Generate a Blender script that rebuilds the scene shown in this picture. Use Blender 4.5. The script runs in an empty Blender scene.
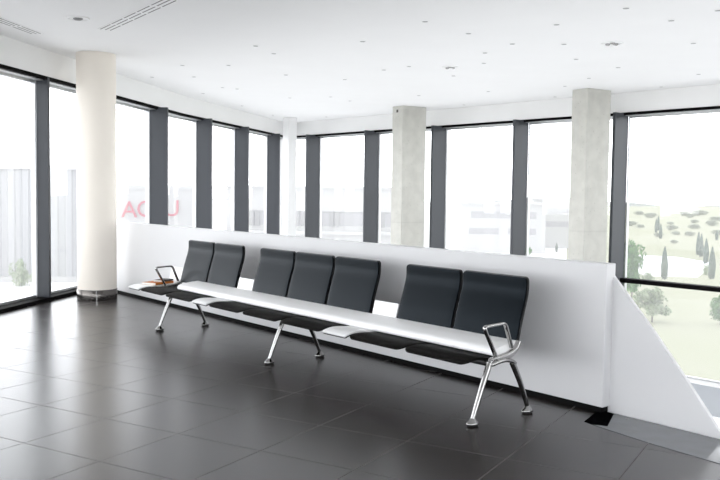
import bpy, bmesh, math, random
from mathutils import Vector, Matrix

random.seed(11)
scene = bpy.context.scene
COL = scene.collection
PI = math.pi

# ------------------------------------------------------------------ materials
def new_mat(name):
    m = bpy.data.materials.new(name); m.use_nodes = True
    nt = m.node_tree; nt.nodes.clear()
    out = nt.nodes.new('ShaderNodeOutputMaterial')
    return m, nt, out

def pbr(name, col, rough=0.5, metal=0.0, vary=0.0, vscale=8.0, bump=0.0, bscale=60.0, rvary=0.0, spec=0.5, coat=0.0, stretch=None, noise_detail=5.0):
    m, nt, out = new_mat(name)
    N = nt.nodes; Lk = nt.links
    b = N.new('ShaderNodeBsdfPrincipled')
    b.inputs['Base Color'].default_value = (*col, 1)
    b.inputs['Roughness'].default_value = rough
    b.inputs['Metallic'].default_value = metal
    b.inputs['Specular IOR Level'].default_value = spec
    b.inputs['Coat Weight'].default_value = coat
    Lk.new(b.outputs[0], out.inputs[0])
    tc = N.new('ShaderNodeTexCoord')
    src = tc.outputs['Object']
    if stretch:
        mp = N.new('ShaderNodeMapping'); mp.inputs['Scale'].default_value = stretch
        Lk.new(src, mp.inputs[0]); src = mp.outputs[0]
    if vary > 0 or rvary > 0:
        n = N.new('ShaderNodeTexNoise'); n.inputs['Scale'].default_value = vscale; n.inputs['Detail'].default_value = noise_detail
        Lk.new(src, n.inputs['Vector'])
        if vary > 0:
            r = N.new('ShaderNodeMapRange'); r.inputs[1].default_value = 0.25; r.inputs[2].default_value = 0.75
            r.inputs[3].default_value = 1 - vary; r.inputs[4].default_value = 1 + vary
            Lk.new(n.outputs['Fac'], r.inputs[0])
            mx = N.new('ShaderNodeVectorMath'); mx.operation = 'SCALE'; mx.inputs[0].default_value = col
            Lk.new(r.outputs[0], mx.inputs['Scale']); Lk.new(mx.outputs[0], b.inputs['Base Color'])
        if rvary > 0:
            r2 = N.new('ShaderNodeMapRange'); r2.inputs[1].default_value = 0.3; r2.inputs[2].default_value = 0.7
            r2.inputs[3].default_value = max(0.02, rough - rvary); r2.inputs[4].default_value = rough + rvary
            Lk.new(n.outputs['Fac'], r2.inputs[0]); Lk.new(r2.outputs[0], b.inputs['Roughness'])
    if bump > 0:
        n2 = N.new('ShaderNodeTexNoise'); n2.inputs['Scale'].default_value = bscale; n2.inputs['Detail'].default_value = 4
        Lk.new(src, n2.inputs['Vector'])
        bp = N.new('ShaderNodeBump'); bp.inputs['Strength'].default_value = bump; bp.inputs['Distance'].default_value = 0.01
        Lk.new(n2.outputs['Fac'], bp.inputs['Height']); Lk.new(bp.outputs[0], b.inputs['Normal'])
    return m

def tile_mat():
    m, nt, out = new_mat('floor_tile')
    N = nt.nodes; Lk = nt.links
    b = N.new('ShaderNodeBsdfPrincipled'); Lk.new(b.outputs[0], out.inputs[0])
    tc = N.new('ShaderNodeTexCoord')
    sep = N.new('ShaderNodeSeparateXYZ'); Lk.new(tc.outputs['Object'], sep.inputs[0])
    def mth(op, a, b=None, c=None):
        q = N.new('ShaderNodeMath'); q.operation = op
        for i, v in enumerate((a, b, c)):
            if v is None: continue
            if isinstance(v, (int, float)): q.inputs[i].default_value = v
            else: Lk.new(v, q.inputs[i])
        return q.outputs[0]
    T = 0.630
    du = mth('PINGPONG', mth('ADD', sep.outputs[0], 50*T), T/2); dv = mth('PINGPONG', mth('ADD', sep.outputs[1], 50*T), T/2)
    dist = mth('MINIMUM', du, dv)
    mr = N.new('ShaderNodeMapRange'); mr.inputs[1].default_value = .0017; mr.inputs[2].default_value = .0036; mr.inputs[3].default_value = 1; mr.inputs[4].default_value = 0
    Lk.new(dist, mr.inputs[0]); joint = mr.outputs[0]
    cu = mth('FLOOR', mth('DIVIDE', sep.outputs[0], T)); cv = mth('FLOOR', mth('DIVIDE', sep.outputs[1], T))
    cmb = N.new('ShaderNodeCombineXYZ'); Lk.new(cu, cmb.inputs[0]); Lk.new(cv, cmb.inputs[1])
    wn_ = N.new('ShaderNodeTexWhiteNoise'); wn_.noise_dimensions = '2D'; Lk.new(cmb.outputs[0], wn_.inputs['Vector'])
    tmix = N.new('ShaderNodeMix'); tmix.data_type = 'RGBA'
    tmix.inputs['A'].default_value = (0.0185, 0.0130, 0.0115, 1); tmix.inputs['B'].default_value = (0.0230, 0.0165, 0.0148, 1)
    Lk.new(wn_.outputs['Value'], tmix.inputs['Factor'])
    jm = N.new('ShaderNodeMix'); jm.data_type = 'RGBA'; jm.inputs['B'].default_value = (0.085, 0.076, 0.072, 1)
    Lk.new(joint, jm.inputs['Factor']); Lk.new(tmix.outputs['Result'], jm.inputs['A'])
    n = N.new('ShaderNodeTexNoise'); n.inputs['Scale'].default_value = 3.2; n.inputs['Detail'].default_value = 6
    Lk.new(tc.outputs['Object'], n.inputs['Vector'])
    r = N.new('ShaderNodeMapRange'); r.inputs[1].default_value = .1; r.inputs[2].default_value = .9; r.inputs[3].default_value = .95; r.inputs[4].default_value = 1.05
    Lk.new(n.outputs['Fac'], r.inputs[0])
    mx = N.new('ShaderNodeVectorMath'); mx.operation = 'SCALE'
    Lk.new(jm.outputs['Result'], mx.inputs[0]); Lk.new(r.outputs[0], mx.inputs['Scale'])
    Lk.new(mx.outputs[0], b.inputs['Base Color'])
    r2 = N.new('ShaderNodeMapRange'); r2.inputs[1].default_value = 0; r2.inputs[2].default_value = 1; r2.inputs[3].default_value = .265; r2.inputs[4].default_value = .275
    Lk.new(n.outputs['Fac'], r2.inputs[0])
    add = N.new('ShaderNodeMath'); add.operation = 'MULTIPLY_ADD'; add.inputs[1].default_value = .6
    Lk.new(joint, add.inputs[0]); Lk.new(r2.outputs[0], add.inputs[2])
    Lk.new(add.outputs[0], b.inputs['Roughness'])
    bp = N.new('ShaderNodeBump'); bp.invert = True; bp.inputs['Strength'].default_value = .5; bp.inputs['Distance'].default_value = .002
    Lk.new(joint, bp.inputs['Height']); Lk.new(bp.outputs[0], b.inputs['Normal'])
    b.inputs['Specular IOR Level'].default_value = 0.90
    b.inputs['Specular Tint'].default_value = (.93, .97, 1.0, 1)
    return m

def glass_mat():
    m, nt, out = new_mat('window_glass')
    N = nt.nodes; Lk = nt.links
    tr = N.new('ShaderNodeBsdfTransparent'); tr.inputs[0].default_value = (.96, .965, .968, 1)
    gl = N.new('ShaderNodeBsdfGlossy'); gl.inputs['Roughness'].default_value = .02; gl.inputs[0].default_value = (1, 1, 1, 1)
    tl = N.new('ShaderNodeBsdfTranslucent'); tl.inputs[0].default_value = (1, 1, 1, 1)
    lw = N.new('ShaderNodeLayerWeight'); lw.inputs['Blend'].default_value = .5
    pw = N.new('ShaderNodeMath'); pw.operation = 'POWER'; pw.inputs[1].default_value = 5.0
    Lk.new(lw.outputs['Facing'], pw.inputs[0])
    fr = N.new('ShaderNodeMath'); fr.operation = 'MULTIPLY_ADD'; fr.inputs[1].default_value = .5; fr.inputs[2].default_value = .02
    Lk.new(pw.outputs[0], fr.inputs[0])
    hz = N.new('ShaderNodeMixShader'); hz.inputs[0].default_value = HAZE
    Lk.new(tr.outputs[0], hz.inputs[1]); Lk.new(tl.outputs[0], hz.inputs[2])
    mx = N.new('ShaderNodeMixShader')
    Lk.new(fr.outputs[0], mx.inputs[0]); Lk.new(hz.outputs[0], mx.inputs[1]); Lk.new(gl.outputs[0], mx.inputs[2])
    Lk.new(mx.outputs[0], out.inputs[0])
    return m

def two_tone(name, c1, c2, scale, rough=.9, lo=.42, hi=.58, c3=None, scale3=0.02):
    c1 = tuple(v*OUT for v in c1); c2 = tuple(v*OUT for v in c2); c3 = c3 and tuple(v*OUT for v in c3)
    m, nt, out = new_mat(name)
    N = nt.nodes; Lk = nt.links
    b = N.new('ShaderNodeBsdfPrincipled'); b.inputs['Roughness'].default_value = rough; b.inputs['Specular IOR Level'].default_value = .15
    Lk.new(b.outputs[0], out.inputs[0])
    tc = N.new('ShaderNodeTexCoord')
    n = N.new('ShaderNodeTexNoise'); n.inputs['Scale'].default_value = scale; n.inputs['Detail'].default_value = 6
    Lk.new(tc.outputs['Object'], n.inputs['Vector'])
    r = N.new('ShaderNodeMapRange'); r.inputs[1].default_value = lo; r.inputs[2].default_value = hi
    Lk.new(n.outputs['Fac'], r.inputs[0])
    mx = N.new('ShaderNodeMix'); mx.data_type = 'RGBA'
    mx.inputs['A'].default_value = (*c1, 1); mx.inputs['B'].default_value = (*c2, 1)
    Lk.new(r.outputs[0], mx.inputs['Factor'])
    res = mx.outputs['Result']
    if c3:
        n2 = N.new('ShaderNodeTexNoise'); n2.inputs['Scale'].default_value = scale3; n2.inputs['Detail'].default_value = 3
        Lk.new(tc.outputs['Object'], n2.inputs['Vector'])
        r3 = N.new('ShaderNodeMapRange'); r3.inputs[1].default_value = .4; r3.inputs[2].default_value = .75
        Lk.new(n2.outputs['Fac'], r3.inputs[0])
        mx2 = N.new('ShaderNodeMix'); mx2.data_type = 'RGBA'; mx2.inputs['B'].default_value = (*c3, 1)
        Lk.new(r3.outputs[0], mx2.inputs['Factor']); Lk.new(res, mx2.inputs['A']); res = mx2.outputs['Result']
    Lk.new(res, b.inputs['Base Color'])
    return m

HAZE = 0.08  # white veil mixed into every pane, standing in for outdoor haze
SKY = 5.6
OUT = 2.0
M = {}
M['tile'] = tile_mat()
M['glass'] = glass_mat()
M['ceiling'] = pbr('ceiling_paint', (.87, .87, .87), .75, vary=.01, vscale=1.5, bump=.03, bscale=120)
M['fascia'] = pbr('fascia_paint', (.85, .85, .845), .7, vary=.012, vscale=2, bump=.03, bscale=120)
M['wall'] = pbr('white_wall_paint', (.80, .80, .80), .6, vary=.012, vscale=2, bump=.03, bscale=150)
M['barrier'] = pbr('parapet_paint', (.70, .70, .71), .42, vary=.015, vscale=1.4, bump=.02, bscale=150)
M['cream'] = pbr('column_paint', (.86, .805, .73), .55, vary=.02, vscale=2.2, bump=.04, bscale=90)
def concrete_mat():
    m = pbr('bare_concrete', (.53, .525, .485), .85, vary=.09, vscale=5.0, bump=.15, bscale=38, noise_detail=10)
    nt = m.node_tree; N = nt.nodes; Lk = nt.links
    bs = [n for n in N if n.type == 'BSDF_PRINCIPLED'][0]; src = bs.inputs['Base Color'].links[0].from_socket
    tc = [n for n in N if n.type == 'TEX_COORD'][0]
    # small air holes
    v = N.new('ShaderNodeTexVoronoi'); v.inputs['Scale'].default_value = 11.0; Lk.new(tc.outputs['Object'], v.inputs['Vector'])
    r = N.new('ShaderNodeMapRange'); r.inputs[1].default_value = .06; r.inputs[2].default_value = .12; r.inputs[3].default_value = .72; r.inputs[4].default_value = 1.0
    Lk.new(v.outputs['Distance'], r.inputs[0])
    # horizontal pour joint
    sp = N.new('ShaderNodeSeparateXYZ'); Lk.new(tc.outputs['Object'], sp.inputs[0])
    d = N.new('ShaderNodeMath'); d.operation = 'SUBTRACT'; d.inputs[1].default_value = .88; Lk.new(sp.outputs[2], d.inputs[0])
    ab = N.new('ShaderNodeMath'); ab.operation = 'ABSOLUTE'; Lk.new(d.outputs[0], ab.inputs[0])
    r2 = N.new('ShaderNodeMapRange'); r2.inputs[1].default_value = .006; r2.inputs[2].default_value = .02; r2.inputs[3].default_value = .93; r2.inputs[4].default_value = 1.0
    Lk.new(ab.outputs[0], r2.inputs[0])
    mu = N.new('ShaderNodeMath'); mu.operation = 'MULTIPLY'; Lk.new(r.outputs[0], mu.inputs[0]); Lk.new(r2.outputs[0], mu.inputs[1])
    sc = N.new('ShaderNodeVectorMath'); sc.operation = 'SCALE'; Lk.new(src, sc.inputs[0]); Lk.new(mu.outputs[0], sc.inputs['Scale'])
    Lk.new(sc.outputs[0], bs.inputs['Base Color'])
    return m
M['concrete'] = concrete_mat()
M['steel'] = pbr('brushed_steel', (.15, .14, .132), .25, 1.0, rvary=.06, vscale=40, stretch=(1, 1, 12))
M['fin'] = pbr('fin_paint', (.036, .0405, .049), .5, vary=.05, vscale=3, stretch=(1, 1, .4))
M['blacktrim'] = pbr('black_trim', (.006, .0055, .006), .6, vary=.1, vscale=12, spec=.02)
M['alu'] = pbr('pale_aluminium', (.56, .57, .58), .35, .7, rvary=.05, vscale=25)
M['shadowgap'] = pbr('black_skirting', (.004, .004, .0045), .6, vary=.1, vscale=14, spec=.06)
M['stone'] = pbr('polished_border_stone', (.12, .127, .138), .12, vary=.08, vscale=9, rvary=.04)
M['pad'] = pbr('slate_upholstery', (.0022, .0032, .0044), .31, vary=.10, vscale=7, bump=.06, bscale=420, rvary=.03, spec=.095)
[n for n in M['pad'].node_tree.nodes if n.type == 'BSDF_PRINCIPLED'][0].inputs['Specular Tint'].default_value = (.64, .83, 1.0, 1)
M['shell'] = pbr('black_shell_plastic', (.006, .006, .0065), .35, vary=.08, vscale=20)
M['seat'] = pbr('black_seat_leather', (.0075, .0068, .0062), .5, vary=.12, vscale=9, bump=.08, bscale=400, spec=.03)
M['whitebeam'] = pbr('white_beam_lacquer', (.93, .93, .93), .5, vary=.01, vscale=5, spec=.3)
M['whitetable'] = pbr('white_table_laminate', (.84, .84, .84), .35, vary=.01, vscale=6)
M['chrome'] = pbr('polished_aluminium', (.40, .395, .39), .12, 1.0, rvary=.05, vscale=18)
M['glide'] = pbr('black_rubber', (.01, .01, .01), .6, vary=.1, vscale=30)
M['paper'] = pbr('white_paper', (.80, .79, .76), .6, vary=.03, vscale=30)
M['orange'] = pbr('orange_cover', (.52, .15, .014), .6, vary=.12, vscale=18)
M['ink'] = pbr('dark_cover', (.022, .014, .011), .6, vary=.2, vscale=20)
M['lampwhite'] = pbr('white_lamp_ring', (.86, .86, .86), .4, vary=.01, vscale=20)
M['lampgrey'] = pbr('grey_lamp_recess', (.26, .26, .26), .5, vary=.08, vscale=40)
M['spotgrey'] = pbr('grey_spot_recess', (.33, .33, .33), .5, vary=.08, vscale=40)
M['mirror'] = pbr('lamp_reflector', (.85, .85, .85), .12, 1.0, rvary=.04, vscale=40)
M['slot'] = pbr('dark_air_slot', (.20, .20, .195), .7, vary=.1, vscale=20)
M['grass'] = two_tone('pale_lawn', (.152, .158, .106), (.170, .172, .126), .035, c3=(.166, .170, .126), scale3=.012)
M['paving'] = pbr('pale_paving', (.82, .82, .82), .8, vary=.06, vscale=.4)
M['farwall'] = pbr('far_white_render', (.42, .42, .42), .8, vary=.03, vscale=.2)
M['louver'] = pbr('far_grey_louver', (.25, .25, .255), .7, vary=.05, vscale=.8)
M['farglass'] = pbr('far_grey_glazing', (.30, .30, .31), .4, vary=.1, vscale=.5)
M['corr'] = pbr('corrugated_cladding', (.34, .345, .355), .6, vary=.03, vscale=.3)
M['red'] = pbr('pink_red_letter', (.40, .085, .12), .5, vary=.04, vscale=2)
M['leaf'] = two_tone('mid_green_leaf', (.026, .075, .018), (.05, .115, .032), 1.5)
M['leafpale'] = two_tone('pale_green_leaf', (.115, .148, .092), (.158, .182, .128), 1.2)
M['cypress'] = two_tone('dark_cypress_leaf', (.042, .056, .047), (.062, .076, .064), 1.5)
M['leaffar'] = two_tone('hazed_far_leaf', (.152, .168, .134), (.172, .182, .155), .8)  # leaf colour paled to stand in for distance haze
M['bark'] = pbr('bark', (.10, .085, .07), .9, vary=.2, vscale=6)
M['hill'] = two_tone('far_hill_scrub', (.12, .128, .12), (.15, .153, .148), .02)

# ------------------------------------------------------------------ mesh builder
class MB:
    def __init__(s): s.v = []; s.f = []; s.mi = []; s.sm = []
    def add(s, vs, fs, mi=0, smooth=False, mat=None):
        b = len(s.v)
        for p in vs:
            p = Vector(p)
            if mat is not None: p = mat @ p
            s.v.append(tuple(p))
        for f in fs:
            s.f.append(tuple(b + i for i in f)); s.mi.append(mi); s.sm.append(smooth)
    def box(s, lo, hi, mi=0, mat=None):
        x0, y0, z0 = lo; x1, y1, z1 = hi
        s.add([(x0,y0,z0),(x1,y0,z0),(x1,y1,z0),(x0,y1,z0),(x0,y0,z1),(x1,y0,z1),(x1,y1,z1),(x0,y1,z1)],
              [(0,3,2,1),(4,5,6,7),(0,1,5,4),(1,2,6,5),(2,3,7,6),(3,0,4,7)], mi, False, mat)
    def prism(s, poly, z0, z1, mi=0):
        n = len(poly)
        a = sum(poly[i][0]*poly[(i+1)%n][1]-poly[(i+1)%n][0]*poly[i][1] for i in range(n))
        if a < 0: poly = poly[::-1]
        vs = [(x,y,z0) for x,y in poly] + [(x,y,z1) for x,y in poly]
        fs = [tuple(range(n-1,-1,-1)), tuple(range(n,2*n))] + [(i,(i+1)%n,n+(i+1)%n,n+i) for i in range(n)]
        s.add(vs, fs, mi)
    def extrude_x(s, prof, x0, x1, mi=0, smooth=False):
        """closed (y,z) outline swept along x"""
        n = len(prof)
        vs = [(x0,y,z) for y,z in prof] + [(x1,y,z) for y,z in prof]
        s.add(vs, [(i,n+i,n+(i+1)%n,(i+1)%n) for i in range(n)], mi, smooth)
        s.add([(x0,y,z) for y,z in prof], [tuple(range(n))], mi)
        s.add([(x1,y,z) for y,z in prof], [tuple(range(n-1,-1,-1))], mi)
    def loft(s, rings, mi=0, smooth=True, cap=True):
        n = len(rings[0]); vs = [p for r in rings for p in r]; fs = []
        for k in range(len(rings)-1):
            for i in range(n):
                a = k*n+i; b = k*n+(i+1)%n
                fs.append((a,b,b+n,a+n))
        s.add(vs, fs, mi, smooth)
        if cap:
            s.add(rings[0], [tuple(range(n-1,-1,-1))], mi)
            s.add(rings[-1], [tuple(range(n))], mi)
    def bar(s, pts, w, t, mi=0, side=Vector((1,0,0)), seg=10, power=2.6, cap=True):
        """rounded bar along pts; w = width along 'side', t = thickness; w,t scalars or lists"""
        pts = [Vector(p) for p in pts]; n = len(pts); rings = []
        for k in range(n):
            d = (pts[min(k+1,n-1)] - pts[max(k-1,0)]).normalized()
            sd = (side - d*side.dot(d)).normalized(); up = d.cross(sd)
            ww = w[k] if isinstance(w,(list,tuple)) else w; tt = t[k] if isinstance(t,(list,tuple)) else t
            ring = []
            for i in range(seg):
                a = 2*PI*i/seg; c, q = math.cos(a), math.sin(a)
                cx = math.copysign(abs(c)**(2/power), c); sy = math.copysign(abs(q)**(2/power), q)
                ring.append(pts[k] + sd*cx*ww/2 + up*sy*tt/2)
            rings.append(ring)
        s.loft(rings, mi, True, cap)
    def lathe(s, prof, seg=40, mi=0, c=(0,0), smooth=True, mat=None):
        rings = []
        for r,z in prof:
            rings.append([Vector((c[0]+r*math.cos(2*PI*i/seg), c[1]+r*math.sin(2*PI*i/seg), z)) for i in range(seg)])
        if mat is not None: rings = [[mat @ p for p in r] for r in rings]
        s.loft(rings, mi, smooth, True)
    def build(s, name, mats, parent=None, loc=None, rotz=None, autosmooth=35):
        me = bpy.data.meshes.new(name)
        me.from_pydata(s.v, [], s.f)
        if not isinstance(mats,(list,tuple)): mats = [mats]
        for m in mats: me.materials.append(m)
        for p, mi, sm in zip(me.polygons, s.mi, s.sm): p.material_index = mi; p.use_smooth = sm
        me.update()
        bm = bmesh.new(); bm.from_mesh(me)
        bmesh.ops.recalc_face_normals(bm, faces=bm.faces); bm.to_mesh(me); bm.free()
        o = bpy.data.objects.new(name, me); COL.objects.link(o)
        if parent is not None: o.parent = parent
        if loc is not None: o.location = loc
        if rotz is not None: o.rotation_euler = (0,0,rotz)
        return o

def bevel(o, w=.004, seg=2, ang=35):
    b = o.modifiers.new('bevel','BEVEL'); b.width = w; b.segments = seg; b.limit_method = 'ANGLE'; b.angle_limit = math.radians(ang)
    return o

def empty(name, loc=(0,0,0), rotz=0):
    o = bpy.data.objects.new(name, None); COL.objects.link(o)
    o.location = loc; o.rotation_euler = (0,0,rotz); o.empty_display_size = .1
    return o

def tag(o, label, cat, group=None, kind=None):
    o['label'] = label; o['category'] = cat
    if group: o['group'] = group
    if kind: o['kind'] = kind
    return o

def struct(o):
    o['kind'] = 'structure'; return o

def copy_tree(o, parent=None):
    c = o.copy(); COL.objects.link(c)
    if parent is not None: c.parent = parent
    for ch in list(o.children): copy_tree(ch, c)
    return c

def fillet(pts, r, n=5):
    """round the corners of an open 2-D polyline"""
    out = [Vector(pts[0])]
    for i in range(1, len(pts)-1):
        p0, p, p1 = Vector(pts[i-1]), Vector(pts[i]), Vector(pts[i+1])
        a = p + (p0-p).normalized()*min(r,(p0-p).length*.45); b = p + (p1-p).normalized()*min(r,(p1-p).length*.45)
        for k in range(n+1):
            t = k/n; out.append(a*(1-t)**2 + p*2*t*(1-t) + b*t*t)
    out.append(Vector(pts[-1])); return out

def catmull(pts, n=6):
    P = [Vector(p) for p in pts]; out = []
    for i in range(len(P)-1):
        a = P[max(i-1,0)]; b = P[i]; c = P[i+1]; d = P[min(i+2,len(P)-1)]
        for k in range(n):
            t = k/n
            out.append(.5*((2*b)+(c-a)*t+(2*a-5*b+4*c-d)*t*t+(-a+3*b-3*c+d)*t**3))
    out.append(P[-1]); return out

# ------------------------------------------------------------------ plan of the room
CEIL = 3.32
HEAD = 2.94
L0, L1, L2, L3 = Vector((-5.88,-1.6)), Vector((-4.31,10.05)), Vector((-3.43,16.2)), Vector((-1.98,22.4))
R0 = Vector((-1.98,22.52)); Rdir = (Vector((5.78,13.586))-R0).normalized()
R1 = R0 + Rdir*25.0
BACK = Vector((8.0,-1.6))
BA = math.radians(-50.8)                       # direction of bench and parapet
EX = Vector((math.cos(BA), math.sin(BA))); EY = Vector((-EX.y, EX.x))
BO = Vector((.744,5.311))                      # near front foot of the bench
def bl(x, y): return BO + EX*x + EY*y
PY0, PY1, PX1 = .966, 1.075, .305              # parapet front, back and near end in bench coordinates
LOWER = -4.6

# floor (laid out in the tile grid's own axes)
TA = -.527
TO = Vector((-2.6488,7.4334)); ta = Vector((math.cos(TA),math.sin(TA))); tb = Vector((-ta.y,ta.x))
def to_tile(p): d = p-TO; return (d.dot(ta), d.dot(tb))
fp = [L0, L1, L1+(L2-L1).normalized()*2.62, bl(-8.1,1.02), bl(9.7,1.02), Vector((7.72,-1.6))]
mb = MB(); mb.prism([to_tile(p) for p in fp], -.30, 0.0)
struct(mb.build('floor', M['tile'], loc=(TO.x,TO.y,0), rotz=TA))
# polished border along the stair edge
mb = MB(); mb.prism([tuple(bl(.365,1.015)), tuple(bl(.520,.715)), tuple(bl(.445,.672)), tuple(bl(.90,.606)), tuple(bl(1.6,.56)), tuple(bl(9.2,.50)), tuple(bl(9.2,1.03)), tuple(bl(.365,1.03))], 0.0, .003)
struct(mb.build('trim_1', M['stone']))
# flat black sheet painting the shaded hole at the parapet's end
mb = MB(); mb.prism([tuple(bl(.26,.955)), tuple(bl(.355,.690)), tuple(bl(.445,.672)), tuple(bl(.520,.715)), tuple(bl(.365,1.03)), tuple(bl(.26,1.03))], 0.0, .002)
struct(mb.build('trim_2', pbr('dark_hole_sheet', (.003, .003, .0035), .8, vary=.1, vscale=14, spec=0.0)))

# ceiling
mb = MB(); mb.prism([tuple(L0+Vector((-.5,-.2))), tuple(L1+Vector((-.35,0))), tuple(L2+Vector((-.35,.1))), tuple(R0+Vector((-.3,.5))), tuple(R1+Vector((.5,.3))), tuple(BACK+Vector((.5,-.2)))], CEIL, CEIL+.25)
struct(mb.build('ceiling', M['ceiling']))

# parapet: thick white wall with a recessed black base and a raking balustrade beyond its end
def bpoly(x0,x1,y0,y1): return [tuple(bl(x0,y0)), tuple(bl(x1,y0)), tuple(bl(x1,y1)), tuple(bl(x0,y1))]
mb = MB(); mb.prism(bpoly(-8.30,PX1,PY0,PY1), .04, 1.035)
bw = mb.build('wall_parapet', M['barrier']); struct(bw); bevel(bw,.005)
mb = MB(); mb.prism(bpoly(-8.30,PX1-.012,PY0+.012,PY1), .0, .04)
struct(mb.build('baseboard_parapet', M['shadowgap']))
# raking balustrade down the stair, in the plane of the parapet's back
def rake(y):
    pts = [(PX1-.02,.965),(.615,.614),(.866,.324),(1.093,.05),(1.9,-.85),(4.6,-3.9),(4.6,-4.6),(2.6,-4.6),(PX1-.02,-1.1)]
    return pts
mb = MB(); P = rake(0); n = len(P)
vs = [(*bl(x,1.048),z) for x,z in P] + [(*bl(x,1.083),z) for x,z in P]
mb.add(vs, [tuple(range(n)), tuple(range(2*n-1,n-1,-1))] + [(i,n+i,n+(i+1)%n,(i+1)%n) for i in range(n)])
o = mb.build('wall_balustrade', M['barrier']); struct(o); bevel(o,.004)

# unseen lower floor, put in pale to bounce light onto the ceiling
mb = MB(); mb.prism([tuple(L1), tuple(L2), tuple(R0), tuple(R1), tuple(BACK)], LOWER-.2, LOWER)
struct(mb.build('floor_lower', pbr('lower_floor_bounce', (.84,.84,.835), .6, vary=.08, vscale=2)))

# ------------------------------------------------------------------ facades
def wallmat(a, d):
    n = Vector((-d.y, d.x))
    if n.dot(-a) < 0: n = -n
    # local axes: x along wall, y outwards (away from the room), z up
    return Matrix(((d.x, -n.x, 0, a.x), (d.y, -n.y, 0, a.y), (0,0,1,0), (0,0,0,1)))

facades = []
FIN_T = .055
def facade(name, a, b, fins, zb, fin_in, glass=.10, fin_out=.14, first_trim=0):
    d = (b-a).normalized(); ln = (b-a).length; W = wallmat(a, d)
    # white fascia above the window head
    mb = MB(); mb.box((0,.0,HEAD+.035),(ln,.25,CEIL), mat=W); struct(mb.build('wall_'+name, M['fascia']))
    return d, ln, W

wn = [0]; tn = [10]
def make_window(W, t0, t1, z0, z1, fin, fin_in, transom=None, fin_out=.145, posts=(True, True)):
    """one bay: glass pane, thin aluminium frame, and the deep dark fin that closes it"""
    wn[0] += 1
    root = empty('window_%d' % wn[0]); struct(root)
    mb = MB(); mb.box((t0,.185,z0),(t1,.197,z1), mat=W); p = mb.build('pane', M['glass'], root)
    mb = MB()
    if posts[0]: mb.box((t0,.148,z0),(t0+.02,.215,z1), mat=W)
    if posts[1]: mb.box((t1-.02,.148,z0),(t1,.215,z1), mat=W)
    mb.box((t0,.155,z1-.035),(t1,.215,z1), mat=W); mb.box((t0,.155,z0),(t1,.215,z0+.03), mat=W)
    mb.build('frame', M['alu'], root)
    if fin is not None:
        mb = MB(); mb.box((fin-FIN_T/2,-fin_in,z0),(fin+FIN_T/2,fin_out,HEAD+.02), mat=W)
        bevel(mb.build('mullion', M['fin'], root), .004)
    if transom is not None:
        mb = MB(); mb.box((t0,.02,transom-.045),(t1,.20,transom+.03), mat=W); mb.build('transom', M['blacktrim'], root)
    return root

# left facade, first straight stretch (from behind the camera to beyond the column)
dA = (L2-L0).normalized()
d1 = (L1-L0).normalized(); W0 = wallmat(L0, d1); ln0 = (L1-L0).length
d2 = (L2-L1).normalized(); W1 = wallmat(L1, d2); ln1 = (L2-L1).length
d3 = (L3-L2).normalized(); W2 = wallmat(L2, d3); ln2 = (L3-L2).length
WR = wallmat(R0, Rdir); lnR = 25.0
for nm, W, ln in (('left',W0,ln0),('left_middle',W1,ln1),('left_far',W2,ln2),('right',WR,lnR)):
    mb = MB(); mb.box((0,.0,HEAD+.03),(ln,.25,CEIL), mat=W); struct(mb.build('wall_'+nm, M['fascia']))
    tn[0] += 1
    mb = MB(); mb.box((0,-.012,HEAD-.012),(ln,.04,HEAD+.032), mat=W); struct(mb.build('trim_%d' % tn[0], M['blacktrim']))
    tn[0] += 1
    mb = MB(); mb.box((0,.04,HEAD-.022),(ln,.22,HEAD+.032), mat=W); struct(mb.build('trim_%d' % tn[0], M['alu']))
# black floor strip under the left glazing
for W, a, b in ((W0,0,ln0),(W1,0,ln1)):
    tn[0] += 1
    mb = MB(); mb.box((a,-.03,-.02),(b,.22,.045), mat=W); struct(mb.build('trim_%d' % tn[0], M['blacktrim']))
# bays: left
make_window(W0, 0, ln0, .045, HEAD-.02, None, .02, posts=(True,False))
fins1 = [1.09, 2.70, 4.93]
edges = [0.0] + fins1 + [ln1]
for k in range(len(edges)-1):
    f = edges[k+1] if k+1 < len(edges)-1 else None
    make_window(W1, edges[k]+(FIN_T/2 if k else 0), edges[k+1]-(FIN_T/2 if f else 0), .045, HEAD-.02, f, .02 if k == 0 else .18, posts=(k > 0, f is not None))
fins2 = [.95, 3.05, 5.25]
edges = [0.0] + fins2 + [ln2]
for k in range(len(edges)-1):
    f = edges[k+1] if k+1 < len(edges)-1 else None
    make_window(W2, edges[k]+(FIN_T/2 if k else 0), edges[k+1]-(FIN_T/2 if f else 0), -1.57, HEAD-.02, f, .18, posts=(k > 0, f is not None))
finsR = [1.20, 3.47, 5.655, 7.875, 10.08, 12.3, 14.5, 16.7, 18.9, 21.1]
edges = [0.0] + finsR + [lnR]
for k in range(len(edges)-1):
    f = edges[k+1] if k+1 < len(edges)-1 else None
    make_window(WR, edges[k]+(FIN_T/2 if k else 0), edges[k+1]-(FIN_T/2 if f else 0), -1.57, HEAD-.02, f, .28, transom=.0)
# spandrels below the tall glazing, with a pale sill, and the lower storey's glazing
mb = MB(); mb.box((0,.02,-2.10),(lnR,.25,-1.585), mat=WR); struct(mb.build('wall_spandrel', pbr('spandrel_grey', (.40,.42,.45), .5, vary=.03, vscale=2)))
mb = MB(); mb.box((0,-.10,-1.585),(lnR,.15,-1.565), mat=WR); struct(mb.build('trim_3', M['wall']))
mb = MB(); mb.box((0,.02,LOWER),(ln2,.25,-1.57), mat=W2); struct(mb.build('wall_spandrel_left', M['wall']))
mb = MB(); mb.box((3.0,.02,LOWER),(ln1,.25,0), mat=W1); struct(mb.build('wall_spandrel_middle', M['wall']))
wn[0] += 1
mb = MB(); mb.box((0,.10,LOWER),(lnR,.112,-2.10), mat=WR); struct(mb.build('window_%d' % wn[0], M['glass']))
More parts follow.
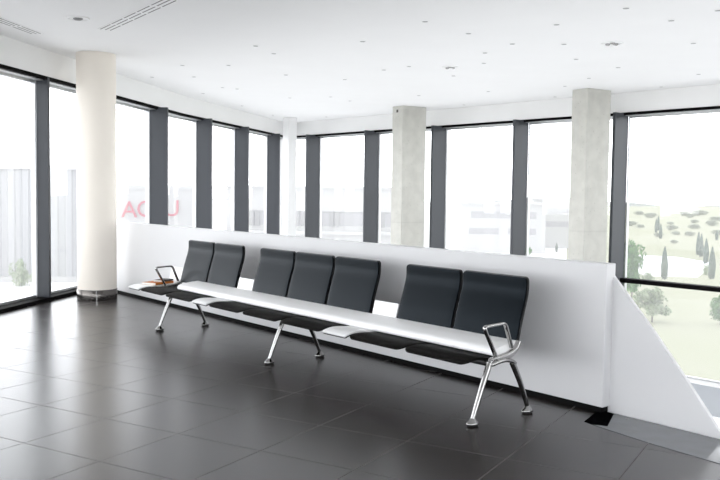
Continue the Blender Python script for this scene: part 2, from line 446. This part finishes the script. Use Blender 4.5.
# corner post closing the acute corner of the two facades
mb = MB(); mb.prism([tuple(L3), tuple(L3+Vector((-.35,.05))), tuple(R0+Vector((-.3,.45))), tuple(R0+Vector((.05,.02)))], LOWER, CEIL); struct(mb.build('wall_corner', M['wall']))
# unseen glazed walls behind camera and stairwell, added for fill light
def glazed(name, a, b, z0, nb):
    d = (b-a).normalized(); W = wallmat(a, d); ln = (b-a).length
    mb = MB(); mb.box((0,0,HEAD+.03),(ln,.25,CEIL), mat=W); struct(mb.build('wall_'+name, M['fascia']))
    if z0 < 0:
        mb = MB(); mb.box((0,0,LOWER),(ln,.25,z0-.02), mat=W); struct(mb.build('wall_'+name+'_base', M['wall']))
    for k in range(nb): make_window(W, ln*k/nb+FIN_T/2, ln*(k+1)/nb-FIN_T/2, z0, HEAD, ln*(k+1)/nb if k < nb-1 else None, .18)
glazed('rear', L0, BACK, .045, 7)
glazed('stair', BACK, R1, -1.57, 4)

# ------------------------------------------------------------------ columns
CC = (-3.600, 11.415); CR = .259
root = empty('round_column', (CC[0],CC[1],0)); tag(root, 'thick round cream white column with steel base ring at left', 'column', kind='structure')
mb = MB(); mb.lathe([(CR,.14),(CR,CEIL)], 72); mb.build('shaft', M['cream'], root)
mb = MB(); mb.lathe([(CR+.006,0),(CR+.008,.004),(CR+.008,.136),(CR+.004,.14)], 72); mb.build('base_ring', M['steel'], root)
mb = MB()
mb.box((-.006,-.005,.004),(.006,.004,.136), mat=Matrix.Translation((.075,-(CR**2-.075**2)**.5-.010,0))); mb.build('ring_clasp', M['chrome'], root)

def conc(front, a1, w1, w2, label):
    u = Vector((math.cos(a1),math.sin(a1))); v = Vector((-u.y,u.x)); f = Vector(front)
    mb = MB(); mb.prism([tuple(Vector((0,0))), tuple(u*w1), tuple(u*w1+v*w2), tuple(v*w2)], LOWER, CEIL)
    o = mb.build('concrete_column', M['concrete'], loc=(f.x,f.y,0)); bevel(o,.012); tag(o, label, 'column', kind='structure')
    return o
c_r = conc((3.834,14.301), math.radians(32), .575, .36, 'bare concrete column rising behind the parapet, nearer right one of two')
c_l = conc((.859,17.532), math.radians(33), .615, .38, 'bare concrete column rising behind the parapet, farther left one of two')
c_w = conc((-1.78,20.60), math.radians(42), .25, .25, 'slim white square post standing before the far corner of the glazing')
c_w.data.materials[0] = M['wall']; c_w.name = 'post_column'
# small bolt plate at the top of the farther concrete column
mb = MB(); mb.box((-.03,-.012,-.03),(.03,.0,.03), mat=Matrix.Translation((.757,17.70,CEIL-.10)) @ Matrix.Rotation(math.radians(33)-PI/2,4,'Z'))
mb.build('anchor_plate', M['steel'], c_l).matrix_parent_inverse = Matrix.Translation((-.859,-17.532,0))

# ------------------------------------------------------------------ the beam bench
bench = empty('beam_bench', (BO.x,BO.y,0), BA)
tag(bench, 'long black and white beam seating bench with seven seats along the white parapet', 'bench')

SEATX = [(-5.06,-4.48),(-4.455,-3.86),(-3.525,-2.93),(-2.905,-2.31),(-2.28,-1.68),(-1.335,-.73),(-.705,-.095)]
TABX = [(-5.36,-5.085),(-3.835,-3.55),(-1.655,-1.36)]
seat_prof = catmull([(.015,.383),(.035,.394),(.09,.4065),(.15,.4095),(.22,.404),(.31,.398),(.40,.398),(.47,.405),(.51,.418)], 4)
back_prof = catmull([(.530,.445),(.546,.505),(.569,.60),(.599,.70),(.624,.780),(.634,.832),(.6355,.88),(.634,.929)], 5)

def shell_sheet(prof, x0, x1, th, rtop=.0, rbot=.0, nx=12, mi=0, pillow=.0, inset=0.0, off=0.0):
    """curved panel: side profile swept over the width, rounded corners, softened edge"""
    mb = MB(); P = [Vector(p) for p in prof]; n = len(P)
    S = [0.0]
    for i in range(1,n): S.append(S[-1]+(P[i]-P[i-1]).length)
    Ltot = S[-1]; hw = (x1-x0)/2 - inset; cx = (x0+x1)/2
    # denser rows near the rounded ends
    vals = set([inset, Ltot-inset])
    for k in range(1, 28): vals.add(inset + (Ltot-2*inset)*k/28)
    for r, s0, sg in ((rbot,inset,1),(rtop,Ltot-inset,-1)):
        if r > 0:
            for k in range(1,6): vals.add(s0 + sg*r*(1-math.cos(k*PI/10)))
    vals = sorted(vals)
    def at(sv):
        for i in range(1,n):
            if sv <= S[i] or i == n-1:
                t = (sv-S[i-1])/max(1e-9,(S[i]-S[i-1])); p = P[i-1].lerp(P[i],t); tg = (P[min(i+1,n-1)]-P[max(i-2,0)]).normalized(); return p, tg
    F = []; B = []
    for sv in vals:
        p, tg = at(sv); nrm = Vector((-tg.y, tg.x))       # points up / towards the sitter
        w = hw
        db = sv-inset; dt = Ltot-inset-sv
        if rbot > 0 and db < rbot: w = hw - rbot + math.sqrt(max(0,rbot**2-(rbot-db)**2))
        if rtop > 0 and dt < rtop: w = hw - rtop + math.sqrt(max(0,rtop**2-(rtop-dt)**2))
        fr = []; bk = []
        for i in range(nx+1):
            u = -1+2*i/nx; u = math.copysign(1-(1-abs(u))**1.6, u)
            e = min((1-abs(u))*hw, db, dt); k = 1-pillow*math.exp(-e/.012)
            q = p + nrm*(off+th/2*k); fr.append((cx+u*w, q.x, q.y))
            q = p + nrm*(off-th/2*k); bk.append((cx+u*w, q.x, q.y))
        F.append(fr); B.append(bk)
    R = len(vals); C = nx+1
    vs = [p for r in F for p in r]+[p for r in B for p in r]; fs = []
    for r in range(R-1):
        for c in range(nx):
            a = r*C+c; fs.append((a,a+1,a+C+1,a+C)); b = R*C+a; fs.append((b,b+C,b+C+1,b+1))
    mb.add(vs, fs, mi, True)
    rim = [(0,c) for c in range(C)]+[(r,C-1) for r in range(1,R)]+[(R-1,c) for c in range(C-2,-1,-1)]+[(r,0) for r in range(R-2,0,-1)]
    m = len(rim); vs = [F[r][c] for r,c in rim]+[B[r][c] for r,c in rim]
    mb.add(vs, [(i,(i+1)%m,m+(i+1)%m,m+i) for i in range(m)], mi, False)
    return mb

# seats and backs
sx0, sx1 = SEATX[0]; cx0 = 0.0
def centred(pair): return (-(pair[1]-pair[0])/2, (pair[1]-pair[0])/2)
wS = .604
seat_me = shell_sheet(seat_prof, -wS/2, wS/2, .020, rtop=0, rbot=.055, pillow=.5).build('seat', M['seat'], bench)
back_me = shell_sheet(back_prof, -wS/2, wS/2, .022, rtop=.030, rbot=0, pillow=.25).build('backrest', M['shell'], bench)
pad_me = shell_sheet(back_prof, -wS/2, wS/2, .014, rtop=.026, rbot=0, pillow=.35, inset=.004, off=.017).build('back_pad', M['pad'], back_me)
# stitched headrest fold across the pad
def seat_set(first, pair):
    cx = (pair[0]+pair[1])/2; s = (pair[1]-pair[0])/wS
    if first: a, b, c = seat_me, back_me, pad_me
    else:
        a = seat_me.copy(); b = back_me.copy(); c = pad_me.copy()
        for q in (a,b,c): COL.objects.link(q)
        a.parent = bench; b.parent = bench; c.parent = b
    a.location = (cx,0,0); a.scale = (s,1,1); b.location = (cx,0,0); b.scale = (s,1,1)
for i, pr in enumerate(SEATX): seat_set(i == 0, pr)

# white table panels between the seats: same wave, low upstand behind the beam
tab_prof = seat_prof[:-1] + catmull([(.51,.418),(.530,.45),(.546,.50),(.559,.55),(.572,.602)], 4)
for i, (a, b) in enumerate(TABX):
    t = shell_sheet(tab_prof, a, b, .014, rtop=.004, rbot=.012, pillow=.2, off=.006).build('table_panel', M['whitetable'], bench)
    u = shell_sheet(tab_prof, a+.002, b-.002, .010, rtop=.004, rbot=.012, off=-.0062).build('underside_shade', M['shell'], t)  # black sheet standing in for the shadow under the panel's edge

# the thick white beam cover running the whole length in front of the backs
bp = [(.285,.414)] + [tuple(q) for q in catmull([(.276,.421),(.272,.433),(.275,.447),(.286,.461),(.312,.471),(.36,.479),(.43,.489),(.52,.496)], 5)] + [(.52,.455),(.46,.428),(.37,.414)]
mb = MB(); mb.extrude_x(bp, -4.66, -.075, smooth=True)
seat_beam = mb.build('seat_beam', M['whitebeam'], bench)
md = seat_beam.modifiers.new('es','EDGE_SPLIT'); md.split_angle = math.radians(40)
# structural tube under the seats
mb = MB(); mb.bar([(-5.30,.285,.362),(-.14,.285,.362)], .045, .050, side=Vector((0,1,0)), seg=16)
mb.build('support_tube', M['shell'], bench)

# armrests: flat polished loop on a curved casting
def armrest(x, dy, bracket):
    loop = fillet([(.205,.415),(.078,.628),(.288,.638),(.360,.462)], .035, 6)
    pts = [(x, p.x+dy, p.y) for p in loop]
    n = len(pts); w = [.032]*n; t = [.021]*n
    mb = MB(); mb.bar(pts, w, t, seg=14, power=3)
    a = mb.build('armrest', M['chrome'], bench)
    base = catmull([(.150,.398),(.205,.402),(.25,.402),(.31,.409),(.365,.428),(.408,.458),(.432,.498)], 5)
    m = len(base)
    mb = MB(); mb.bar([(x, p.x+dy, p.y) for p in base], .040, [.028+.024*math.sin(PI*min(1,k/(m-1)*1.1)) for k in range(m)], seg=14, power=3.2)
    mb.build('end_bracket', M['chrome'], a)
    mb = MB(); mb.lathe([(.0055,0),(.0055,.002)], 16, mat=Matrix.Translation((x-.021,.30+dy,.424)) @ Matrix.Rotation(-PI/2,4,'Y')); mb.build('screw', M['shell'], a)
armrest(-.060, .07, True)
armrest(-5.055, .12, False)

# splayed legs, two to a station, joined by an arched yoke
def leg_station(x):
    yk = catmull([(x,.150,.386),(x,.178,.382),(x,.225,.390),(x,.277,.396),(x,.335,.394),(x,.385,.380),(x,.412,.362)], 4)
    mb = MB(); mb.bar(yk, .044, .030, seg=14, power=2.8); mb.build('yoke', M['chrome'], bench)
    for sgn in (0,1):
        if sgn == 0: top, mid, bot = Vector((x,.166,.392)), Vector((x,.086,.215)), Vector((x,.014,.042))
        else: top, mid, bot = Vector((x,.395,.366)), Vector((x,.482,.215)), Vector((x,.560,.042))
        path = catmull([top,mid,bot],8); n = len(path)
        w = [.043-.013*k/(n-1) for k in range(n)]; t = [.040-.014*k/(n-1) for k in range(n)]
        mb = MB(); mb.bar(path, w, t, seg=16, power=2.4); lg = mb.build('leg', M['chrome'], bench)
        # wedge shaped foot, longer towards the outside
        oy = -1 if sgn == 0 else 1
        cy = bot.y
        rings = []
        for z, ry0, ry1, rx in ((.012,.052,.056,.034),(.017,.056,.060,.036),(.024,.052,.056,.034),(.036,.034,.034,.026),(.052,.020,.018,.0165)):
            ring = []
            for i in range(20):
                a = 2*PI*i/20; c, s_ = math.cos(a), math.sin(a)
                ring.append(Vector((x+rx*c, cy+(ry0 if s_*oy > 0 else ry1)*s_*.9, z)))
            rings.append(ring)
        mb = MB(); mb.loft(rings); mb.build('foot', M['chrome'], lg)
        mb = MB(); mb.loft([[Vector((x+r_*math.cos(2*PI*i/20), cy+r_*1.35*math.sin(2*PI*i/20), z)) for i in range(20)] for r_, z in ((.028,0.0005),(.031,.004),(.030,.013))]); mb.build('glide', M['glide'], lg)
for x in (-4.56,-2.42,-.018): leg_station(x)

# ------------------------------------------------------------------ reading matter on the left table
def bench_obj(mb, name, mats, lx, ly, z, rz):
    p = bl(lx, ly); return mb.build(name, mats, loc=(p.x,p.y,z), rotz=BA+rz)
def booklet(name, w, h, th, lx, ly, z, rz, cover, label, cat, tilt=0):
    p = bl(lx, ly); root = empty(name, (p.x,p.y,z), BA+rz); root.rotation_euler = (tilt,0,BA+rz)
    tag(root, label, cat)
    mb = MB(); mb.box((-w/2+.003,-h/2+.003,.0012),(w/2-.002,h/2-.003,th-.0012)); mb.build('pages', M['paper'], root)
    mb = MB(); mb.box((-w/2,-h/2,0),(w/2,h/2,.0012)); mb.box((-w/2,-h/2,th-.0012),(w/2,h/2,th)); mb.box((w/2-.0012,-h/2,0),(w/2+.001,h/2,th)); mb.build('cover', cover, root)
    return root
ZT = .409
booklet('magazine', .24, .36, .014, -5.20, .31, ZT+.004, math.radians(14), M['paper'], 'white magazine lying lowest in the pile on the left end table', 'magazine')
booklet('book', .20, .31, .024, -5.20, .30, ZT+.019, math.radians(24), M['orange'], 'orange covered book lying between the white magazine and dark notebook', 'book')
booklet('notebook', .13, .21, .018, -5.205, .37, ZT+.045, math.radians(30), M['ink'], 'small dark notebook on top of the orange book', 'notebook')

# ------------------------------------------------------------------ ceiling fittings
spots = [(-1.34,10.6),(-1.17,11.16),(-1.19,13.17),(-1.4,16.36),(-.6,16.1),(0,10.19),(-.28,13.61),(.32,12.5),(.67,12.13),(.66,8.97),(1.2,9.6),(1.41,13.03),(1.06,15.68),(2.09,17.22),(-.24,16.75),(-.86,20.36),(-2.56,18.0),(-2.12,20.09),(2.07,9.04),(1.81,10.22),(1.58,10.89),(2.43,10.2),(2.86,11.3),(2.55,8.22),(3.19,8.76),(3.92,10.02),(3.63,11.97),(3.52,13.09),(4.99,12.52),(4.97,14.01),(2.24,14.94),(3.58,15.62),(3.39,14.08),(3.46,8.26),(1.69,11.74),(-2.62,12.3),(-1.94,12.24),(-3.39,13.63),(-2.7,13.53),(-2.98,15.81),(-2.46,14.86),(-2.23,15.04)]
mb = MB()
mb.lathe([(.040,0),(.040,-.003),(.032,-.005)], 20, 0)
mb.lathe([(.031,-.0045),(.030,-.0062)], 20, 1)
sp0 = mb.build('ceiling_spot', [M['lampwhite'], M['spotgrey']])
for i, (x,y) in enumerate(spots):
    o = sp0 if i == 0 else sp0.copy()
    if i: COL.objects.link(o)
    o.location = (x,y,CEIL)
    tag(o, 'tiny round grey ceiling spot set flush in the white ceiling', 'ceiling light', 'tiny ceiling spots')

def downlight(x, y, r, label, kind):
    root = empty('recessed_downlight', (x,y,CEIL)); tag(root, label, 'ceiling light', 'large round downlights')
    mb = MB(); n = 40
    prof = [(r,0),(r,-.006),(r*.93,-.012),(r*.80,-.012),(r*.78,-.004)]
    rings = [[Vector((q*math.cos(2*PI*i/n), q*math.sin(2*PI*i/n), z)) for i in range(n)] for q,z in prof]
    mb.loft(rings, cap=False); mb.build('ring', M['lampwhite'], root)
    mb = MB(); mb.lathe([(r*.80,-.004),(r*.80,-.002)], n); mb.build('reflector', M['lampwhite'], root)
    if kind:
        for k in range(3):
            mb = MB(); a = k*2*PI/3+.3
            mb.lathe([(r*.20,-.004),(r*.24,-.016),(r*.14,-.024)], 16, c=(r*.42*math.cos(a), r*.42*math.sin(a))); mb.build('lamp', M['chrome'], root)
    else:
        mb = MB(); mb.lathe([(r*.42,-.004),(r*.42,-.010),(r*.30,-.022),(r*.12,-.026)], 24); mb.build('lamp', M['lampgrey'], root)
downlight(-3.041, 9.038, .12, 'round white recessed downlight at upper left between the two air grilles', 0)
downlight(2.976, 10.09, .13, 'shiny round downlight in the ceiling in front of the nearer concrete column', 1)
downlight(1.263, 12.15, .115, 'round downlight in the ceiling between the two concrete columns', 1)

def diffuser(p, ang, length, w, label, nslot, dash):
    root = empty('air_vent', (p[0],p[1],CEIL), ang); tag(root, label, 'air vent')
    mb = MB(); mb.box((0,-w/2,-.004),(length,w/2,-.0002)); mb.build('plate', M['lampwhite'], root)
    for k in range(nslot):
        y = -w/2 + w*(k+.5)/nslot
        mb = MB(); x = .03
        while x < length-.05:
            e = min(x+dash, length-.03)
            mb.box((x,y-.007,-.0055),(e,y+.007,-.0035)); x = e+.05
        mb.build('slot', M['slot'], root)
diffuser((-3.838,9.985), math.radians(-97.2), 1.9, .165, 'slotted white air grille at the upper left corner beside the window wall', 3, .42)
diffuser((-2.955,9.68), math.radians(-54.8), 3.2, .17, 'slotted white air grille running over the room at top left', 3, .34)

# ------------------------------------------------------------------ outside
GZ = -8.0
mb = MB(); mb.add([(-400,-200,GZ),(900,-200,GZ),(900,870,GZ),(-400,870,GZ)], [(0,1,2,3)])
g = mb.build('ground', M['grass']); struct(g)
mb = MB(); mb.prism([(-200,10),(-4,10),(6,60),(15,60),(34,137),(212,860),(-390,860)], GZ, GZ+.03)
struct(mb.build('ground_paving', M['paving']))
mb = MB(); mb.prism([(-4,10.2),(-60,10),(-60,-70),(60,-70),(52,8),(24,32),(4,52),(6.05,60)], GZ, GZ+.03)
struct(mb.build('ground_bounce', M['paving']))  # white sheet added out of view to bounce light onto the ceiling
mb = MB(); mb.prism([(33.0,103),(35,99),(40,98.5),(44,106),(51,120),(50,131),(45,134),(41,127),(36,117)], GZ, GZ+.03); struct(mb.build('ground_path', M['paving']))
# low rolling hills on the horizon
random.seed(4)
mb = MB(); n = 80; rows = [(780,GZ-1),(810,GZ+.8),(850,GZ+2.2),(880,GZ+1.0),(900,GZ-3)]
rr = []
for (yy,z) in rows:
    rr.append([Vector((-420+1300*i/n, yy, z+(1.6*math.sin(i*.37)+1.1*math.sin(i*.91+1)+random.uniform(-.5,.5))*(1 if z > GZ else 0))) for i in range(n+1)])
vs = [p for r in rr for p in r]; C = n+1
mb.add(vs, [(r*C+i,r*C+i+1,(r+1)*C+i+1,(r+1)*C+i) for r in range(len(rr)-1) for i in range(n)], 0, True)
struct(mb.build('ground_hills', M['hill']))

# buildings
def building(name, loc, rz, label):
    r = empty(name, loc, rz); tag(r, label, 'building'); return r
# corrugated hall seen through the left glazing
b = building('clad_hall', (-34,84,GZ), math.radians(6), 'pale corrugated hall seen through the left windows')
mb = MB(); x = -30.0; pts = []
while x < 7.0:
    pts += [(x,0),(x+.55,0),(x+.70,-.22),(x+1.25,-.22)]; x += 1.40
pts += [(8.2,0),(8.2,14),(-30,14)]
mb.prism(pts, .6, 11.4); mb.build('cladding', M['corr'], b)
mb = MB(); mb.box((-30,-.3,0),(8.2,13.9,.6)); mb.build('plinth', M['farwall'], b)
mb = MB(); mb.box((-30.3,-.4,11.4),(8.5,14.2,11.8)); mb.build('roof', M['farwall'], b)
# lettered building
b = building('lettered_building', (-18.0,60,GZ), math.radians(8), 'pale flat building with pink red letters on its front')
mb = MB(); mb.box((-1.5,0,0),(7.0,10,9.55)); mb.build('wall', M['farwall'], b)
mb = MB(); mb.box((-1.7,-.15,9.55),(7.2,10.2,9.85)); mb.build('roof', M['farwall'], b)
def letter(ch, x, z, size, parent):
    cu = bpy.data.curves.new('letter','FONT'); cu.body = ch; cu.size = size; cu.extrude = .05; cu.align_x = 'CENTER'
    t = bpy.data.objects.new('tmp', cu); COL.objects.link(t)
    dg = bpy.context.evaluated_depsgraph_get(); dg.update()
    me = bpy.data.meshes.new_from_object(t.evaluated_get(dg)); bpy.data.objects.remove(t)
    me.materials.clear(); me.materials.append(M['red'])
    o = bpy.data.objects.new('letter', me); COL.objects.link(o); o.parent = parent
    o.location = (x,-.07,z); o.rotation_euler = (PI/2,0,0); o['label'] = 'pink red letter ' + ch
for ch, x, dz in (('A',1.38,0),('C',2.46,.05),('U',4.36,.12)): letter(ch, x, 7.50+dz, 1.68, b)
# long louvred wing across the corner
b = building('louvred_wing', (-8.0,50,GZ), math.radians(-3), 'long pale wing with a grey louvred band seen through the corner windows')
mb = MB(); mb.box((0,0,0),(11.2,12,9.7)); mb.build('wall', M['farwall'], b)
mb = MB(); mb.box((-.2,-.2,9.7),(11.4,12.2,9.85)); mb.build('roof', M['farwall'], b)
mb = MB(); x = .4
while x < 10.8:
    if random.random() < .8: mb.box((x,-.12,7.45),(x+.24,.0,8.3))
    x += .34
mb.box((.4,-.02,8.25),(10.8,.02,8.35)); mb.build('louver_band', M['louver'], b)
mb = MB(); mb.box((.4,-.02,7.5),(10.8,.02,8.25)); mb.build('window', M['farglass'], b)
mb = MB(); mb.box((0,-.5,7.0),(11.2,0,7.2)); mb.build('ledge', M['farwall'], b)
# vague blocks further right
def block(name, loc, rz, w, d, h, bands, label):
    b = building(name, loc, rz, label)
    mb = MB(); mb.box((0,0,0),(w,d,h)); mb.build('wall', M['farwall'], b)
    mb = MB(); mb.box((-.3,-.3,h),(w+.3,d+.3,h+.35)); mb.build('roof', M['farwall'], b)
    for (z0,z1,x0,x1) in bands:
        mb = MB(); mb.box((x0,-.06,z0),(x1,.04,z1)); mb.build('window', M['farglass'], b)
block('office_block', (16.5,136,GZ), math.radians(-4), 13.5, 14, 7.8, [(5.6,6.7,1.5,12),(3.0,4.0,1.2,6.0),(3.0,4.0,7.5,12)], 'faint distant pale block behind the middle right window')
block('low_block', (31.0,150,GZ), math.radians(-5), 11.0, 12, 8.6, [(6.2,7.2,1,10),(3.8,4.8,1,10)], 'faint distant pale block left of the nearer concrete column')

# trees
def leaf_quads(mb, cen, rad, count, size, mi, rnd):
    for _ in range(count):
        while True:
            d = Vector((rnd.uniform(-1,1),rnd.uniform(-1,1),rnd.uniform(-1,1)))
            if .25 < d.length < 1: break
        p = Vector(cen) + Vector((d.x*rad[0], d.y*rad[1], d.z*rad[2]))
        a = Vector((rnd.gauss(0,1),rnd.gauss(0,1),rnd.gauss(0,1))).normalized(); b_ = a.orthogonal().normalized(); s = size*rnd.uniform(.6,1.3)
        c_ = a.cross(b_)
        mb.add([p-b_*s, p-c_*s*.6, p+b_*s, p+c_*s*.6], [(0,1,2,3)], mi)
def cypress_mesh(seed):
    rnd = random.Random(seed); mb = MB()
    prof = [(.10,.10),(.17,.25),(.19,.45),(.165,.65),(.11,.82),(.045,.95),(.008,1.0)]
    rings = []
    for k,(r,z) in enumerate(prof):
        rings.append([Vector((r*math.cos(2*PI*i/12)*rnd.uniform(.8,1.1), r*math.sin(2*PI*i/12)*rnd.uniform(.8,1.1), z*4)) for i in range(12)])
    for r in rings:
        for p in r: p.x *= 2.0; p.y *= 2.0
    mb.loft(rings)
    for _ in range(420):
        z = rnd.uniform(.08,1.0)
        r = 2.0*.20*max(.05,(1-z)**.55)*min(1,z*5+.2); a = rnd.uniform(0,2*PI)
        p = Vector((r*math.cos(a), r*math.sin(a), z*4)); s = rnd.uniform(.05,.11)
        t = Vector((-math.sin(a),math.cos(a),0)); u = Vector((.25*math.cos(a),.25*math.sin(a),1)).normalized()
        mb.add([p-t*s*.6, p+u*s*1.6, p+t*s*.6, p-u*s*.8], [(0,1,2,3)])
    return mb
def crown_mesh(seed, blobs, leaves, size, zlo=.45, zhi=1.5):
    rnd = random.Random(seed); mb = MB()
    for _ in range(blobs):
        a = rnd.uniform(0,2*PI); r = rnd.uniform(.15,.75); z = rnd.uniform(zlo,zhi)
        k = rnd.uniform(.38,.62)*(1.1-.35*abs(z-(zlo+zhi)/2))
        leaf_quads(mb, (r*math.cos(a), r*math.sin(a), z+.35), (k,k,k*.8), leaves//blobs, size, 0, rnd)
    return mb
def trunk_mesh(hs=1.0):
    mb = MB(); mb.bar([(0,0,-.3),(.02,.01,.4),(0,.02,1.3)], [.12,.09,.05], [.12,.09,.05], seg=8, power=2)
    for a in range(5):
        q = a*2*PI/5; mb.bar([(0,.01,.5+.12*a),(.3*math.cos(q),.3*math.sin(q),.85+.12*a),(.6*math.cos(q),.6*math.sin(q),1.15+.13*a)], [.05,.035,.015], [.05,.035,.015], seg=6, power=2, side=Vector((.3,.2,1)))
    mb.v = [(x,y,z*hs) for x,y,z in mb.v]
    return mb
_cache = {}
def tree(kind, x, y, h, w, label, group=None, leaf='leaf'):
    if kind == 'cypress_tree':
        root = empty('cypress_tree', (x,y,GZ), random.uniform(0,6)); tag(root, label, 'tree', group)
        key = 'cyp%d' % (len(_cache) % 2)
        if 'cyp' not in _cache: _cache['cyp'] = cypress_mesh(3).build('foliage', M['cypress'], root); f = _cache['cyp']
        else: f = _cache['cyp'].copy(); COL.objects.link(f); f.parent = root
        f.scale = (w/.80, w/.80, h/4)
        return
    nm = kind; root = empty(nm, (x,y,GZ), random.uniform(0,6)); tag(root, label, 'tree' if 'tree' in kind else 'bush', group)
    key = kind+leaf
    if key not in _cache:
        f = crown_mesh(len(_cache)+5, 16, 1500 if 'tree' in kind else 900, .11, *((.12,1.5) if 'tree' in kind else (-.05,.75))).build('foliage', M[leaf], root)
        t = trunk_mesh(1.0 if 'tree' in kind else .55).build('trunk', M['bark'], root); _cache[key] = (f,t)
    else:
        f0, t0 = _cache[key]; f = f0.copy(); t = t0.copy()
        for q in (f,t): COL.objects.link(q); q.parent = root
    for q in (f,t): q.scale = (w/2.2, w/2.2, h/(2.15 if 'tree' in kind else 1.45))
tree('cypress_tree', 33.88,92.6, 3.9,.85, 'dark cypress standing alone just above the black window bar')
tree('cypress_tree', 39.45,93.3, 3.9,.85, 'nearest dark cypress at the right end of the row by the frame edge')
tree('cypress_tree', 47.7,114.9, 3.75,.8, 'second dark cypress from the right in the row of four')
tree('cypress_tree', 52.3,127.8, 3.85,.75, 'third dark cypress from the right in the row of four')
tree('cypress_tree', 53.56,132.0, 3.9,.8, 'dark cypress at the far left end of the row of four')
tree('cypress_tree', 65.6,182.2, 3.5,.8, 'nearest slim cypress of the distant cluster left of the path')
tree('cypress_tree', 79.6,223.1, 4.3,.9, 'middle slim cypress of the distant cluster left of the path')
tree('cypress_tree', 74.8,211.1, 3.9,.8, 'leftmost slim cypress of the distant cluster left of the path')
tree('cypress_tree', 77.4,181.1, 2.3,.7, 'small distant cypress by the right frame edge above the row')
tree('cypress_tree', 32.3,136.9, 1.7,.45, 'tiny cypress seen over the parapet left of the nearer concrete column')
tree('cypress_tree', 24.8,142.7, 1.5,.6, 'tiny dark cypress seen over the parapet left of the thick window fin')
tree('leafy_tree', 24.9,76.0, 5.6,2.5, 'bright green tree rising beside the right hand window fin', leaf='leaf')
tree('leafy_tree', 22.19,62.8, 2.9,2.9, 'small pale green tree below the black window bar beside the raking balustrade', leaf='leafpale')
tree('leafy_tree', 26.9,61.8, 2.4,1.7, 'dull green tree cut by the right frame edge below the window bar', leaf='leaf')
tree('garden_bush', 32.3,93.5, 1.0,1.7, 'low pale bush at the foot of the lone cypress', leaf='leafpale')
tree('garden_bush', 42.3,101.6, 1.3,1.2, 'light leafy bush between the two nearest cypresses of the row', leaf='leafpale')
tree('garden_bush', 26.7,132.0, 1.3,1.3, 'small green bush beyond the parapet beside the window fin', leaf='leaf')
rnd = random.Random(21)
faint = [(83.6,249.5),(86.3,265.4),(98.8,247.3),(80.1,202.7),(78.1,206.9),(115.8,275),(127,366),(160,412),(70,196),(92,300),(110,240),(100,320),(140,330),(64,170),(90,210),(120,300),(150,380),(104,280),(132,290),(88,236),(170,420),(180,440),(150,300),(140,420)]
for x,y in faint:
    s = rnd.uniform(.8,1.5)*y/230
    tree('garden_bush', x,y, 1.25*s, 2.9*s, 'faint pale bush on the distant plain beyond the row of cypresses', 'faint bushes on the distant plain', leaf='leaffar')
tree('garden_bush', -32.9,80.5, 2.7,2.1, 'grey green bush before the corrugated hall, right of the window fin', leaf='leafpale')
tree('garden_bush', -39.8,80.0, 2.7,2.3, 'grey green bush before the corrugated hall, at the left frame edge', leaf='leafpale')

# ------------------------------------------------------------------ light
w = bpy.data.worlds.new('World'); scene.world = w; w.use_nodes = True
nt = w.node_tree; nt.nodes.clear()
bg = nt.nodes.new('ShaderNodeBackground'); wo = nt.nodes.new('ShaderNodeOutputWorld')
bg.inputs[0].default_value = (.962,.974,1.0,1); bg.inputs[1].default_value = SKY
# hazy sky: brightest towards the horizon, a little brighter on the side behind the camera
def wm(op, a, b=None, c=None):
    q = nt.nodes.new('ShaderNodeMath'); q.operation = op
    for i, v in enumerate((a, b, c)):
        if v is None: continue
        if isinstance(v, (int, float)): q.inputs[i].default_value = v
        else: nt.links.new(v, q.inputs[i])
    return q.outputs[0]
tc = nt.nodes.new('ShaderNodeTexCoord')
sx = nt.nodes.new('ShaderNodeSeparateXYZ'); nt.links.new(tc.outputs['Generated'], sx.inputs[0])
dt = nt.nodes.new('ShaderNodeVectorMath'); dt.operation = 'DOT_PRODUCT'; dt.inputs[1].default_value = (.45,-.89,0)
nt.links.new(tc.outputs['Generated'], dt.inputs[0])
az = wm('MULTIPLY_ADD', dt.outputs['Value'], -.16, 1.0)
up = wm('POWER', wm('SUBTRACT', 1.0, wm('MAXIMUM', sx.outputs[2], 0.0)), 4.5)
el = wm('MULTIPLY_ADD', up, .92, .27)
nt.links.new(wm('MULTIPLY', wm('MULTIPLY', az, el), SKY), bg.inputs[1])
nt.links.new(bg.outputs[0], wo.inputs[0])

# ------------------------------------------------------------------ camera
pitch, roll = .0568, -.0131
c, s = math.cos(pitch), math.sin(pitch); cr, sr = math.cos(roll), math.sin(roll)
R = Vector((1,0,0)); U = Vector((0,s,c)); F = Vector((0,c,-s))
R2 = R*cr - U*sr; U2 = R*sr + U*cr
cam = bpy.data.cameras.new('camera'); cam.sensor_width = 36; cam.lens = 835.6/720*36; cam.clip_end = 3000; cam.clip_start = .05
co = bpy.data.objects.new('camera', cam); COL.objects.link(co)
m = Matrix.Identity(4)
for i in range(3): m[i][0] = R2[i]; m[i][1] = U2[i]; m[i][2] = -F[i]
m[2][3] = 1.5
co.matrix_world = m
scene.camera = co

scene.cycles.max_bounces = 14; scene.cycles.diffuse_bounces = 6; scene.cycles.transparent_max_bounces = 16
scene.view_settings.view_transform = 'Standard'; scene.view_settings.look = 'None'
scene.view_settings.exposure = 0.27; scene.view_settings.gamma = 1.0; scene.view_settings.use_curve_mapping = False
